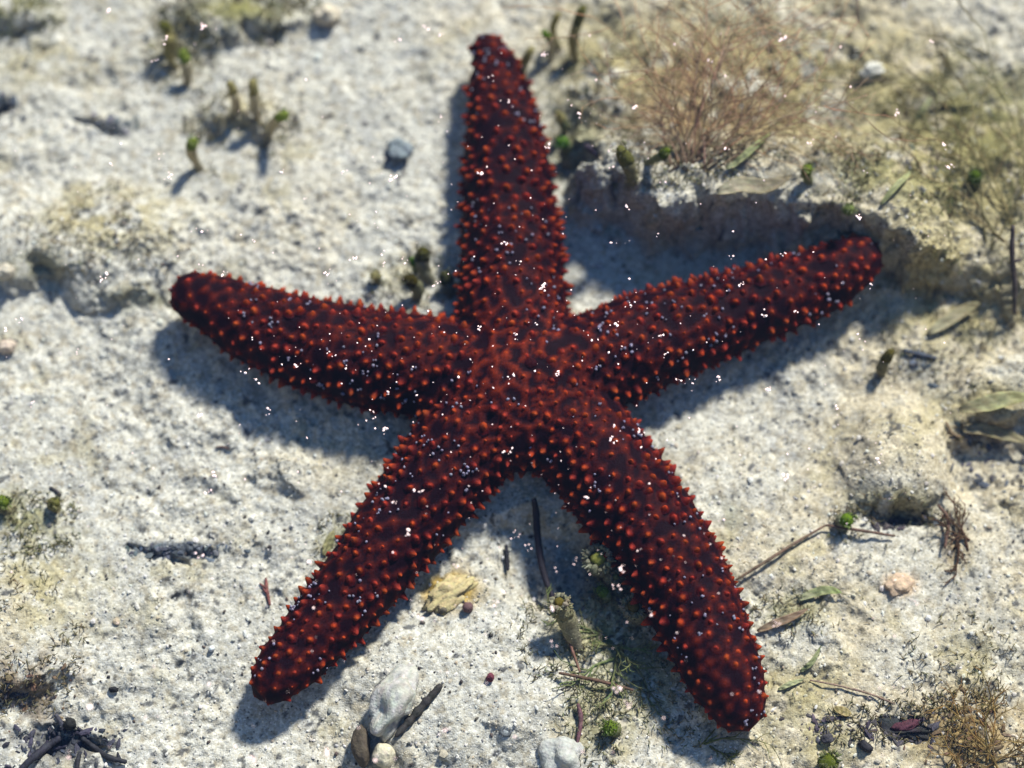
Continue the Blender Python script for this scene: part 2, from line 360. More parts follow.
# ------------------------------------------------------------------ starfish
SKIN = (.0075, .0004, .0036); FLESH = (.043, .0013, .0026); ORANGE = (.310, .036, .0085)
def make_starfish():
    c0 = P(515, 388, 0)
    root = empty('starfish', (c0.x, c0.y, .001))
    tag(root, 'large dark red starfish with five spiny arms lying on pale sand', 'starfish')
    bm = bmesh.new(); S = 28
    for L in ARMW:
        rings = []
        n = len(L)
        # rounded end beyond the last centre point
        last, prev = L[-1], L[-3]; t = np.array(last[:2])-np.array(prev[:2]); t /= np.hypot(*t)
        pts = [tuple(c) for c in L]
        for k in (.3, .55, .75, .9, .985):
            pts.append((last[0]+t[0]*last[2]*k, last[1]+t[1]*last[2]*k, last[2]*math.sqrt(1-k*k), last[3]+last[2]*.25*(1-math.sqrt(1-k*k))))
        for i, c in enumerate(pts):
            a = np.array(pts[max(i-1, 0)][:2]); b = np.array(pts[min(i+1, len(pts)-1)][:2]); d = b-a; d /= max(np.hypot(*d), 1e-9)
            nx_, ny_ = -d[1], d[0]; w = c[2]; top = w*.98; bot = w*.42
            zc = c[3]+bot
            ring = []
            for k in range(S):
                an = 2*math.pi*k/S; cx = math.cos(an); sz = math.sin(an)
                e = .88; ux = math.copysign(abs(cx)**e, cx)
                ring.append(bm.verts.new((c[0]+nx_*w*ux, c[1]+ny_*w*ux, zc+(top if sz > 0 else bot)*sz)))
            rings.append(ring)
        for A, B in zip(rings[:-1], rings[1:]):
            for k in range(S): bm.faces.new((A[k], A[(k+1) % S], B[(k+1) % S], B[k]))
        bm.faces.new(rings[0][::-1]); bm.faces.new(rings[-1])
    V, F = ico(4); cc = P(515, 393, .010)
    vs = [bm.verts.new((cc.x+v.x*.031, cc.y+v.y*.029, .012+v.z*(.0185 if v.z > 0 else .011))) for v in V]
    for f in F: bm.faces.new([vs[i] for i in f])
    bmesh.ops.recalc_face_normals(bm, faces=bm.faces)
    me = bpy.data.meshes.new('tmp'); bm.to_mesh(me); bm.free()
    o = bpy.data.objects.new('tmp', me); COL.objects.link(o)
    r = o.modifiers.new('r', 'REMESH'); r.mode = 'VOXEL'; r.voxel_size = .0011
    s = o.modifiers.new('s', 'SMOOTH'); s.iterations = 14; s.factor = .6
    dg = bpy.context.evaluated_depsgraph_get(); ev = o.evaluated_get(dg)
    m2 = bpy.data.meshes.new_from_object(ev); bpy.data.objects.remove(o)
    nv = len(m2.vertices); co = np.empty(nv*3, 'f'); m2.vertices.foreach_get('co', co); co = co.reshape(-1, 3)
    no = np.array([v.normal[:] for v in m2.vertices])
    polys = [tuple(p.vertices) for p in m2.polygons]
    bvh = BVHTree.FromPolygons([Vector(c) for c in co], polys)
    # spines in rows along the arms, then gaps filled at random
    cell = {}; spines = []
    def free(p, dmin):
        k = (int(p.x//.005), int(p.y//.005), int(p.z//.005))
        for a in (-1, 0, 1):
            for b in (-1, 0, 1):
                for c in (-1, 0, 1):
                    for q_ in cell.get((k[0]+a, k[1]+b, k[2]+c), ()):
                        if (q_-p).length < dmin: return False
        return True
    def put(p, nrm, sc):
        k = (int(p.x//.005), int(p.y//.005), int(p.z//.005)); cell.setdefault(k, []).append(p); spines.append((p, nrm, sc))
    for L in ARMW:
        acc = 0; i = 6
        arc = np.concatenate([[0], np.cumsum([math.hypot(b[0]-a[0], b[1]-a[1]) for a, b in zip(L[:-1], L[1:])])])
        sarc = .014; rowi = 0
        while sarc < arc[-1]+.003:
            u = np.interp(min(sarc, arc[-1]), arc, np.arange(len(L))); k = min(int(u), len(L)-2); t = u-k
            c = L[k]*(1-t)+L[k+1]*t; d = L[k+1][:2]-L[k][:2]; d = d/np.hypot(*d)
            over = max(0, sarc-arc[-1])
            w = c[2]; nn = max(3, int(round(2.5*w/.0048)))
            for j in range(-nn, nn+1):
                an = (j+(.5 if rowi % 2 else 0))/nn*math.pi*.62
                an += random.uniform(-.07, .07)
                dirv = Vector((-d[1]*math.sin(an), d[0]*math.sin(an), math.cos(an)))
                org = Vector((c[0]+d[0]*(over+random.uniform(-.0009, .0009)), c[1]+d[1]*(over+random.uniform(-.0009, .0009)), c[3]+w*.45))+dirv*.05
                hit = bvh.ray_cast(org, -dirv)
                if hit[0] is not None and free(hit[0], .0037): put(hit[0], hit[1], random.choice((.65, .9, 1.0, 1.1))*random.uniform(.85, 1.15))
            sarc += .0039*(.9+.2*random.random()); rowi += 1
    order = rng.permutation(nv)[:30000]
    for i in order:
        if no[i][2] > -.35:
            p = Vector(co[i])
            if free(p, .0039): put(p, Vector(no[i]), random.uniform(.5, .95))
    tips = [L[-1] for L in ARMW]
    kd = KDTree(len(spines))
    for i, s_ in enumerate(spines): kd.insert(s_[0], i)
    kd.balance()
    # net of ridges between neighbouring spines
    cols = np.tile(np.array(SKIN), (nv, 1)); out = co.copy()
    cx, cy = c0.x, c0.y
    for i in range(nv):
        if no[i][2] < -.5: cols[i] = (.16, .05, .03); continue
        p = Vector(co[i]); nb = kd.find_n(p, 3)
        g = 0
        for (ca, ia, da), (cb, ib, db) in ((nb[0], nb[1]), (nb[0], nb[2])):
            ab = cb-ca; L2 = ab.length_squared
            if L2 > .0068**2: continue
            t = max(0, min(1, (p-ca).dot(ab)/L2)); dd = (p-ca-ab*t).length
            rnd = (int(ia*7919+ib*104729) ^ (ia*ib)) % 100
            if rnd < 72: g = max(g, 1-dd/.0015)
        base = max(0, 1-nb[0][2]/.0021)
        ctr = max(0, 1-math.hypot(p.x-cx, p.y-cy)/.045)
        nz = mnoise.noise(p*420)*.5+.5
        g = max(0, g)*(.45+.45*ctr)
        a = min(1, base*.55+g*(.45+.5*ctr))*(.7+.5*nz)
        cols[i] = np.array(lerp(SKIN, lerp(FLESH, ORANGE, .35+.25*nz), a))
        out[i] += no[i]*(g*.0009+base*.0004+(nz-.5)*.0004+mnoise.noise(p*70)*.0009)
    mb = MB()
    mb.v = [tuple(c) for c in out]; mb.f = polys; mb.c = [tuple(c) for c in cols]
    prof = [(1.8, -.10), (1.35, .05), (1.08, .18), (.90, .36), (.70, .56), (.48, .76), (.26, .92)]
    for p, nrm, sc in spines:
        edge = max(0.0, 1-abs(nrm.z)); dt = min(math.hypot(p.x-t[0], p.y-t[1]) for t in tips); tipf = .55+.45*min(1, dt/.03)
        dc = math.hypot(p.x-cx, p.y-cy); cf = .75+.25*min(1, dc/.03)
        rr = .00124*sc*(.75+.25*tipf)*random.uniform(.9, 1.1); hh = .0023*sc*tipf*cf*(.85+.45*edge)*random.uniform(.8, 1.2)
        ax = (nrm+Vector((random.uniform(-.22, .22), random.uniform(-.22, .22), random.uniform(-.05, .2)))).normalized()
        s1 = ax.orthogonal().normalized(); s2 = ax.cross(s1); S8 = 8
        vs = []; cs = []; ora = lerp(rc(ORANGE, .28), (.28, .055, .010), random.random()*.6)
        if random.random() < .3: ora = lerp(ora, (.25, .02, .02), .6)
        for (a, h) in prof:
            for k in range(S8):
                an = 2*math.pi*k/S8; q_ = rr*a*(1+.12*math.sin(an*2+sc*40))
                vs.append(p+s1*math.cos(an)*q_+s2*math.sin(an)*q_+ax*hh*h)
                cs.append(lerp(FLESH if h > 0 else SKIN, ora, max(0, min(1, (h-.12)/.62))**1.3))
        vs.append(p+ax*hh); cs.append(ora)
        n_ = len(prof)
        fs = [(i*S8+k, i*S8+(k+1) % S8, (i+1)*S8+(k+1) % S8, (i+1)*S8+k) for i in range(n_-1) for k in range(S8)]
        fs += [(n_*S8, (n_-1)*S8+k, (n_-1)*S8+(k+1) % S8) for k in range(S8)]
        mb.add(vs, fs, cs)
    mb.build('body', M_star, root)
    # pale skin gills between the spines
    mp = MB(); cnt = 0
    for i in rng.permutation(nv):
        if cnt > 360: break
        if no[i][2] < .35: continue
        p = Vector(co[i]); d = kd.find(p)[2]
        if d < .0017: continue
        if vn(co[i][0], co[i][1], .012, 4) < .42: continue
        for _ in range(random.choice((1, 1, 2))):
            q_ = p+Vector((random.uniform(-.0008, .0008), random.uniform(-.0008, .0008), 0))
            r_ = random.uniform(.00028, .00062)
            blob(mp, q_+Vector(no[i])*.0004, (r_*1.2, r_, r_*1.3), (.21, .19, .27), random.random()*3, 1, .2, 1, .35)
        cnt += 1
    tag(mp.build('skin_gill', M_grain, root), kind='stuff')
    # sieve plate beside the centre
    ms = MB(); h = bvh.ray_cast(P(531, 344, .05), Vector((0, 0, -1)))
    blob(ms, h[0]+Vector((0, 0, .0001)), (.0021, .0019, .0008), (.030, .0022, .005), 0, 4, .10, 3, .2)
    ms.build('sieve_plate', M_star, root)
    bpy.data.meshes.remove(m2)
    return bvh
STAR = make_starfish()

# ------------------------------------------------------------------ finger shaped algae
GRP = 'finger shaped algae on the seabed'
TAN = (.74, .66, .46); OLV = (.54, .48, .22); GRN = (.36, .44, .09); DGR = (.28, .27, .08); PALE = (.62, .60, .48)
BASES = []
def finger(bx, by, tx, ty, rad, hgt, stalk, tipc, label, openc=None, fuzz=True):
    b = G(bx, by); b.z -= .002; t = P(tx, ty, min(b.z+hgt*MM*(1.4 if by < 200 else 1.1), WZ-.004)); root = empty('finger_alga', b)
    tag(root, label, 'alga', GRP)
    n = 12; r = rad*PW*1.08; BASES.append((bx, by)); ms = MB(); mt = MB(); pts = []; rr = []; side = Vector((random.uniform(-1, 1), random.uniform(-1, 1), 0))*.0030
    for i in range(n+1):
        u = i/n; p = b.lerp(t, u)+side*math.sin(u*3.1); pts.append(p); rr.append(r*(.62+.38*min(1, u*1.6))*(1+.16*mnoise.noise(Vector((u*3.1, bx, by)))))
    k = int(n*.78)
    tube(ms, pts[:k+1], rr[:k+1], [lerp(lerp(stalk, (.45, .42, .34), .6), stalk, i/k) for i in range(k+1)], 12, .16)
    tr = [rr[i]*(1.04 if i < n-1 else (.9 if i == n-1 else .55)) for i in range(k, n+1)]
    tube(mt, pts[k:], tr, tipc, 12, .16)
    if openc:                                              # a cup shaped end with a darker middle and a frilled rim
        mo = MB(); ax = (pts[-1]-pts[-2]).normalized(); c = pts[-1]
        blob(mo, c+ax*r*.25, (r*.5, r*.5, r*.25), openc, 0, 2, .2)
        for q_ in range(14):
            an = q_/14*6.283; s1 = ax.orthogonal().normalized(); s2 = ax.cross(s1)
            blob(mt, c+(s1*math.cos(an)+s2*math.sin(an))*r*.82+ax*r*.3, (r*random.uniform(.14, .30),)*3, rc((.46,.43,.30), .25), 0, 2, .5)
        mo.build('cup_centre', M_alga, root)
    if fuzz:
        for (mm, lo, hi, cc, m) in ((ms, 0, k, stalk, 60), (mt, k, n, tipc, 50)):
            for _ in range(m):
                u = random.uniform(lo, hi); i = min(int(u), n-1); c = pts[i].lerp(pts[i+1], u-i); ax = (pts[i+1]-pts[i]).normalized()
                s1 = ax.orthogonal().normalized(); s2 = ax.cross(s1); an = random.random()*6.283
                d = (s1*math.cos(an)+s2*math.sin(an)+ax*.5).normalized(); a_ = c+d*rr[i]*.85; l = r*random.uniform(.3, .6)
                tube(mm, [a_, a_+d*l], [r*.10, r*.05], rc(lerp(cc, PALE, .25), .3), 4)
    ms.build('stalk', M_alga, root); mt.build('tip', M_alga, root)
for a in [
 (203,170,194,140,5.0,14,TAN,GRN,'slanting finger alga with bright green tip above the left starfish arm'),
 (262,148,286,114,5.0,15,TAN,GRN,'finger alga with plump green tip leaning right, rightmost of its sandy cluster'),
 (257,122,253,80,4.5,12,TAN,OLV,'tan stalked finger alga with dark olive tip in the middle of the sandy cluster'),
 (232,116,229,82,4.5,11,TAN,OLV,'tan finger alga with pale olive tip, left of the dark olive tipped one'),
 (176,60,162,24,4.6,12,OLV,(.26,.26,.05),'olive finger alga with yellowish head near the top left mossy mound, higher of a pair'),
 (180,70,171,36,4.4,10,OLV,OLV,'olive finger alga just below the yellowish headed one'),
 (186,86,183,50,5.0,10,TAN,GRN,'short finger alga with dull green head, lowest in the row by the mossy mound'),
 (549,62,543,32,3.6,12,TAN,(.20,.34,.02),'thin vivid green finger alga just right of the upper arm tip'),
 (528,88,533,48,4.2,12,OLV,OLV,'dark olive finger alga touching the bulge of the upper arm tip'),
 (578,62,584,6,5.0,16,OLV,DGR,'long upright olive finger alga near the top edge right of the upper arm'),
 (562,50,559,14,3.6,12,OLV,OLV,'thin pale olive finger alga between the vivid green one and the long one'),
 (566,166,559,142,5.4,10,(.35,.38,.20),(.18,.36,.05),'finger alga with bright grass green head beside the right flank of the upper arm'),
 (563,128,558,112,4.4,9,(.30,.33,.18),OLV,'small olive green finger alga above the grass green headed one'),
 (628,186,619,147,6.5,13,(.36,.33,.18),DGR,'stout finger alga with dark olive head below the brown seaweed'),
 (642,162,668,150,4.0,11,(.32,.34,.18),(.20,.26,.03),'finger alga lying to the right with yellow green tip below the brown seaweed'),
 (434,284,424,249,7.0,12,(.45,.42,.28),(.13,.12,.02),'thickest tan finger alga with blunt dark brown top left of the upper arm'),
 (414,302,405,278,6.0,11,(.38,.36,.20),(.10,.08,.01),'tan finger alga with tiny dark brown top bending over the left arm'),
 (448,290,443,272,6.0,9,(.36,.36,.26),(.13,.13,.05),'grey olive finger alga against the left edge of the upper arm'),
 (378,284,374,274,4.6,7,(.45,.44,.30),OLV,'short finger alga with pale olive top, leftmost beside the upper arm'),
 (410,266,411,258,3.4,8,(.36,.42,.20),(.16,.32,.02),'tiny vivid green finger alga nestled at the thickest one'),
 (885,374,892,350,5.0,13,(.44,.40,.22),(.24,.20,.05),'tan finger alga with brown pore at its top below the right starfish arm'),
 (846,534,851,522,6.4,7,(.44,.44,.28),(.24,.38,.03),'bright green round headed finger alga at the bend of the thin stem'),
 (831,772,830,760,8.0,9,OLV,(.20,.24,.03),'round olive green finger alga cut by the bottom edge of the picture'),
 (978,184,976,173,6.5,8,(.34,.36,.14),(.13,.20,.02),'round dark green finger alga on the right of the upper rocky ledge'),
 (812,182,809,168,5.0,9,(.34,.36,.16),(.28,.36,.05),'yellow green finger alga beside the dead brown leaf'),
 (846,222,852,208,5.0,8,(.40,.42,.22),(.30,.36,.12),'pale yellow green finger alga at the ledge rim above the right arm tip'),
 (10,516,6,503,6.0,8,OLV,(.24,.32,.04),'green headed finger alga at the left edge of the picture'),
 (60,512,57,503,5.4,8,OLV,DGR,'dark olive finger alga right of the one at the left edge'),
 (608,738,605,728,6.5,7,(.36,.38,.18),(.22,.32,.03),'green headed finger alga near the bottom edge between the lower arms'),
 (600,598,598,588,5.0,7,(.36,.40,.20),(.20,.32,.05),'small green finger alga between the pale cups and the lower right arm'),
]: finger(*a)
for a in [
 (603,572,599,559,13,12,(.50,.48,.34),(.48,.46,.32),'largest pale fuzzy cup shaped alga between the lower two arms',(.45,.45,.10)),
 (616,586,615,577,6,9,(.50,.48,.34),(.48,.46,.32),'smallest pale cup shaped alga, between two larger cups',(.42,.42,.16)),
 (640,622,634,607,11,12,(.50,.48,.34),(.48,.46,.32),'pale cup shaped alga with brown middle touching the lower right arm',(.32,.22,.05)),
 (578,650,560,604,9,15,(.48,.44,.28),(.46,.42,.24),'long tan tube shaped alga with open mouth at the end of the dark curved stem',(.26,.20,.04)),
]: finger(*a[:9], openc=a[9])

# ------------------------------------------------------------------ branching seaweeds
def inside_star(x, y, m=1.0):
    for L in ARMW:
        for c in L[::3]:
            if math.hypot(x-c[0], y-c[1]) < c[2]*m: return True
    return False

def seaweed(bx, by, dirs, label, cat, colr, name='seaweed', w0=1.3, rise=.9, stepn=9, spread=.45, base=10):
    b = G(bx, by); root = empty(name, b); tag(root, label, cat)
    for (tx, ty, hh) in dirs:
        sx, sy = bx+random.uniform(-base, base), by+random.uniform(-8, 8)
        s = G(sx, sy); tgt = P(tx, ty, max(.002, s.z+hh*MM)); tgt.z = min(tgt.z, WZ-.004)
        mb = MB()
        def grow(a, d, length, r, lev):
            n = stepn if lev == 0 else 6; p = a.copy(); pts = [p.copy()]; dd = d.copy()
            for i in range(n):
                dd = (dd+Vector((random.uniform(-1, 1), random.uniform(-1, 1), random.uniform(-.5, .5)))*.22).normalized()
                p2 = p+dd*length/n
                if i > 0 and inside_star(p2.x, p2.y, 1.05): n = i; break
                p = p2; g = hz(p)+.0006
                if p.z < g: p.z = g
                if p.z > WZ-.003: p.z = WZ-.003
                pts.append(p.copy())
                if lev < 2 and random.random() < (.75 if lev == 0 else .5) and i > 0:
                    an = random.choice((-1, 1))*random.uniform(.5, 1.1)
                    nd = dd.copy(); nd.rotate(Matrix.Rotation(an*spread*2, 3, 'Z')); grow(p.copy(), nd, length*random.uniform(.25, .5), r*.62, lev+1)
            n = len(pts)-1
            if n < 1: return
            rr = [r*(1-.6*i/n)*(1.0+.35*(i % 2)) for i in range(n+1)]
            c = rc(colr, .3)
            tube(mb, pts, rr, [rc(c, .12) for _ in pts], 5)
        d = (tgt-s); grow(s, d.normalized(), d.length, w0*PW, 0)
        mb.build('branch', M_alga, root)
    return root
seaweed(690, 165, [(640,40,14),(655,-20,16),(668,60,10),(700,-10,20),(715,20,22),(735,-15,18),(760,5,20),(790,15,16),(812,-5,18),(840,10,12),(862,25,8),
                   (800,60,8),(855,78,5),(775,110,4),(600,80,4),(640,120,4),(740,60,16),(690,40,12),(720,90,10),(825,75,5),(625,80,9),(650,-10,12),(690,5,16),(725,-20,18),(775,30,14),(790,50,12),(760,80,9),(815,30,12),(845,50,8),(660,100,7),(700,60,12),(850,0,12)],
        'feathery rust brown branching seaweed fanning over the upper right ledge', 'seaweed', (.62, .44, .29), w0=.85, base=26)
seaweed(1010, 250, [(985,60,8),(1000,30,10),(1018,90,8),(960,120,6),(1040,60,10),(945,90,5),(930,150,4),(1035,140,6)],
        'olive threadlike seaweed along the right edge above the dark stick', 'seaweed', (.40, .35, .18), w0=1.1, base=24)
seaweed(985, 770, [(940,700,5),(975,695,7),(1010,700,6),(1035,720,5),(930,740,4),(955,755,4),(1000,735,8)],
        'golden brown tufted seaweed in the lower right corner', 'seaweed', (.52, .36, .15), w0=1.0, base=26)
seaweed(960, 545, [(945,500,4),(940,525,3),(955,575,2),(970,520,3)],
        'small dark brown sprig of weed under the sandy block at right', 'seaweed', (.22, .13, .08), w0=1.3)
seaweed(610, 650, [(560,600,4),(585,640,3),(640,660,4),(660,690,3),(600,700,3),(650,640,4),(570,690,2)],
        'tangle of pale green filmy weed between the lower two arms', 'seaweed', (.30, .33, .15), w0=1.3)
seaweed(700, 740, [(730,760,2),(750,700,2),(790,690,3),(800,660,3),(760,670,2)],
        'faint green threads of weed beside the lower right arm tip', 'seaweed', (.30, .31, .12), w0=1.1)

# ------------------------------------------------------------------ leaves and blades
def blade(pts, wid, label, colr, cat='leaf', name='leaf', lift=2.0, curl=.25, tipcol=None, veins=True):
    P0 = [G(*p) for p in pts]; n = 18
    cen = catmull([(v.x, v.y, v.z) for v in P0], n)
    z_ = [hz(Vector((c[0], c[1], 0))) for c in cen]
    for i, c in enumerate(cen): c[2] = max(z_[max(0, i-2):i+3])+lift*MM*(.4+.6*math.sin(i/n*2.6))
    mb = MB(); cs = []; vs = []; K = 7; th = .00035; colr = lerp(colr, (.44, .40, .27), .35); tipcol = lerp(tipcol, (.30, .26, .14), .2) if tipcol else None
    for s in (1, -1):
        for i, c in enumerate(cen):
            a = cen[max(i-1, 0)]; b = cen[min(i+1, n)]; d = Vector(b[:2]).to_3d()-Vector(a[:2]).to_3d(); d.z = 0; d.normalize()
            sd_ = Vector((-d.y, d.x, 0)); u = i/n; w = wid*PW*.5*(math.sin(min(1, u*1.08+.06)*math.pi)**.6)
            for k in range(K):
                v = k/(K-1)*2-1; p = Vector(c)+sd_*v*w; p.z += abs(v)**1.6*w*curl+s*th*(1-abs(v)*.7)+.0002*math.sin(i*1.7+k)
                vs.append(p); cc = lerp(colr, tipcol or colr, u); k_ = .7 if veins and k == K//2 else 1; cs.append(rc(tuple(x*k_ for x in cc), .18))
    fs = []
    for s in range(2):
        o_ = s*(n+1)*K
        for i in range(n):
            for k in range(K-1):
                f = (o_+i*K+k, o_+i*K+k+1, o_+(i+1)*K+k+1, o_+(i+1)*K+k); fs.append(f if s else f[::-1])
    o2 = (n+1)*K
    for i in range(n):
        for k in (0, K-1):
            fs.append((i*K+k, (i+1)*K+k, o2+(i+1)*K+k, o2+i*K+k))
    for i in (0, n):
        for k in range(K-1): fs.append((i*K+k, i*K+k+1, o2+i*K+k+1, o2+i*K+k))
    mb.add(vs, fs, cs); o = mb.build(name, M_leaf); tag(o, label, cat); return o
blade([(716,197),(742,193),(772,188),(801,172)], 17, 'dead brown pointed leaf lying on the rim of the upper right ledge', (.42,.36,.24), tipcol=(.10,.06,.02), lift=3)
blade([(726,170),(742,160),(758,148),(774,138)], 7, 'narrow bright green blade on the ledge above the dead brown leaf', (.34,.36,.16), 'leaf', tipcol=(.20,.26,.04), lift=2)
blade([(928,334),(948,322),(968,310),(985,304)], 13, 'olive tan leaf strip lying below the right starfish arm tip', (.38,.34,.20), tipcol=(.27,.21,.08), lift=2.5)
blade([(958,412),(985,407),(1010,403),(1045,400)], 17, 'pale yellowish blade lying over the dark hollow at the right edge', (.44,.38,.20), tipcol=(.30,.32,.10), lift=4)
blade([(962,432),(985,434),(1010,440),(1040,450)], 13, 'withered brown blade below the pale yellowish blade', (.34,.25,.13), tipcol=(.26,.22,.10), lift=3.5)
blade([(928,108),(950,100),(980,92),(1030,84)], 9, 'long curved olive blade across the weedy upper right corner', (.30,.27,.13), tipcol=(.24,.22,.10), lift=5)
blade([(880,206),(892,192),(905,180),(912,168)], 6, 'short yellow green blade left of the round dark green alga', (.34,.37,.12), lift=2)
blade([(915,120),(925,108),(932,96)], 6, 'tiny dark green blade below the grey patch at upper right', (.18,.22,.06), lift=2)
blade([(757,632),(775,625),(795,617),(814,606)], 8, 'reddish brown strip of dead leaf sticking out right of the lower right arm', (.30,.16,.09), tipcol=(.16,.07,.045), lift=2.5, curl=.5)
blade([(798,600),(815,594),(832,592),(846,596)], 9, 'faded green leaf scrap above the reddish brown strip', (.34,.35,.18), tipcol=(.22,.30,.06), lift=1.5)
blade([(834,708),(845,713),(853,716)], 8, 'small golden brown leaf scrap left of the dark shell', (.34,.24,.05), lift=1.5)
blade([(800,672),(812,662),(824,640)], 5, 'thin green blade right of the lower right arm tip', (.30,.36,.12), lift=1.5)
blade([(778,690),(792,684),(808,678)], 5, 'thin pale green blade lower than the other beside the lower right arm', (.36,.40,.18), lift=1.5)
blade([(324,556),(330,542),(336,528)], 9, 'yellowish olive scrap of leaf beside the lower left arm', (.34,.31,.10), lift=1.5)

# ------------------------------------------------------------------ twigs and stems
def twig(pts, w, label, colr, cat='twig', name='twig', lift=1.0, zs=None, knots=.12, forks=()):
    P0 = []
    for i, p in enumerate(pts):
        P0.append(G(p[0], p[1], (zs[i] if zs else lift)*MM))
    cen = catmull([tuple(v) for v in P0], 22); mb = MB()
    if zs is None:
        for c in cen: c[2] = max(c[2], hz(Vector((c[0], c[1], 0)))+w*PW*.4)
    rr = [w*PW*.5*(1+random.uniform(-knots, knots))*(.7+.3*math.sin(i/22*3.14)) for i in range(23)]
    tube(mb, cen, rr, [rc(colr, .2) for _ in cen], 9, .06)
    o = mb.build(name, M_twig)
    for (i, dx, dy, l) in forks:
        m2 = MB(); a = Vector(cen[i]); d = Vector((dx, dy, .3)).normalized()
        tube(m2, [a, a+d*l*PW*.5, a+d*l*PW], [w*PW*.4, w*PW*.33, w*PW*.2], colr, 7, .08); m2.build('side_twig', M_twig, o)
    tag(o, label, cat); return o
twig([(736,580),(765,562),(795,543),(826,525)], 3.2, 'long thin brown stem running from the lower right arm to the green headed alga', (.17,.11,.075), 'stem', 'stem', lift=2.2)
twig([(826,525),(845,528),(870,532),(895,536)], 3.0, 'short dark stem passing under the sandy block at right', (.12,.07,.05), 'stem', 'stem', lift=2.2)
twig([(1013,226),(1012,255),(1014,285),(1014,314)], 5.5, 'upright dark grey stick near the right edge', (.09,.07,.065), 'stick', 'stick', zs=[16,11,7,2], forks=((9,1,.1,9),))
twig([(534,500),(536,512),(538,540),(543,570),(553,600)], 7.5, 'dark curved stem between the lower two starfish arms', (.018,.013,.022), 'stem', 'stem', zs=[8,7,7,6,4], knots=.05)
twig([(506,545),(507,558),(508,570)], 5, 'stubby dark stem left of the dark curved one', (.02,.018,.025), 'stem', 'stem', lift=2)
twig([(559,673),(580,677),(603,682),(633,690)], 3.6, 'thin dark brown twig lying between the two lower arm tips', (.10,.055,.035), lift=3)
twig([(441,685),(426,702),(411,719),(396,736)], 8.0, 'blackened rotten twig wedged against the white stone', (.035,.032,.03), lift=1.4, knots=.25)
twig([(266,578),(267,590),(270,605)], 3.4, 'tiny red brown forked twig left of the lower left arm', (.20,.07,.06), lift=1, forks=((10,-1,.7,9),(14,-.8,.9,7)))
twig([(20,770),(34,757),(48,746),(60,738)], 7.5, 'thick black twig in the lower left corner', (.022,.022,.035), lift=3)
twig([(82,738),(95,748),(108,757),(126,762)], 6.0, 'slanting black twig right of the thick one in the lower left corner', (.022,.022,.03), lift=2)
twig([(80,752),(78,760),(76,775)], 4.5, 'short black twig cut by the bottom edge in the lower left corner', (.022,.022,.03), lift=2)
twig([(216,447),(223,447),(230,449)], 2.4, 'tiny dark splinter on the sand below the left arm', (.09,.05,.045), lift=.6)
twig([(50,487),(56,491),(61,495)], 3.6, 'tiny black splinter near the left edge of the sand', (.05,.045,.05), lift=.6)
twig([(578,704),(581,720),(577,745)], 4.5, 'dark purple brown stalk below the thin dark brown twig', (.13,.06,.07), 'stalk', 'stalk', lift=2)
twig([(568,638),(574,655),(580,672)], 2.8, 'thin rusty stalk rising above the thin dark brown twig', (.20,.10,.07), 'stalk', 'stalk', lift=3)
twig([(810,680),(840,686),(870,694),(895,704)], 2.2, 'faint long brown thread above the dark shell', (.24,.16,.12), 'thread', 'thread', lift=1)
twig([(938,505),(948,520),(945,548)], 3.6, 'dark red brown bent stem hanging from the sandy block at right', (.13,.07,.05), 'stem', 'stem', lift=3)
twig([(946,422),(953,434),(964,438)], 3.6, 'small bent brown twig at the rim of the dark hollow', (.20,.14,.08), lift=1.5)
twig([(586,146),(592,150),(598,156)], 7, 'short dark purple twig on the ledge right of the upper arm', (.06,.045,.07), lift=2.5)
twig([(903,350),(918,354),(936,358)], 5, 'dark blue grey splinter right of the tan alga with brown pore', (.07,.08,.11), lift=1.0, knots=.3)

# ------------------------------------------------------------------ stones, shells and scraps
def stone(px, py, rx, ry, hz_, label, colr, rot=0, cat='stone', name='stone', amp=.28, fr=1.3, sub=4, sink=.35, cv=.1):
    g = G(px, py); mb = MB()
    blob(mb, (g.x, g.y, g.z+hz_*MM*(1-sink)), (rx*PW, ry*PW, hz_*MM), colr, rot, sub, amp, fr, cv); o = mb.build(name, M_stone); tag(o, label, cat); return o
stone(395, 704, 19, 31, 6, 'white wedge shaped stone beside the blackened twig', (.49,.475,.43), -.45, amp=.32, fr=1.5, sink=.5, cv=.2)
stone(362, 748, 9, 19, 5, 'dark brown elongated pebble below the white stone', (.09,.07,.05), .15, 'pebble', 'pebble', amp=.15)
stone(384, 757, 11, 12, 5, 'cream rounded pebble right of the dark brown one', (.60,.54,.40), 0, 'pebble', 'pebble', amp=.12)
stone(562, 758, 20, 18, 5, 'flat pale grey stone at the bottom edge', (.47,.465,.43), .3, amp=.3, sink=.6)
stone(899, 585, 13, 10, 1.6, 'peach coloured pebble on the sand at right', (.58,.42,.29), .4, 'pebble', 'pebble', amp=.3, sink=.6)
stone(400, 152, 13, 11, 3.2, 'blue grey pebble on the sand left of the upper arm', (.20,.23,.25), .2, 'pebble', 'pebble', amp=.35)
stone(450, 594, 24, 12, 2.2, 'mustard yellow crust against the lower left arm', (.52,.42,.22), .6, 'crust', 'crust', amp=.5, fr=2.4, sink=.6, cv=.2)
stone(468, 608, 5, 5.5, 2.2, 'red brown round pebble right of the mustard crust', (.16,.09,.09), 0, 'pebble', 'pebble', amp=.2, sub=3)
stone(443, 611, 4.5, 4, 2, 'dark olive round pebble just below the mustard crust', (.13,.11,.08), 0, 'pebble', 'pebble', amp=.2, sub=3)
stone(490, 678, 4, 4, 1.6, 'dark wine red pebble in the white sand mound', (.16,.04,.06), 0, 'pebble', 'pebble', amp=.2, sub=3)
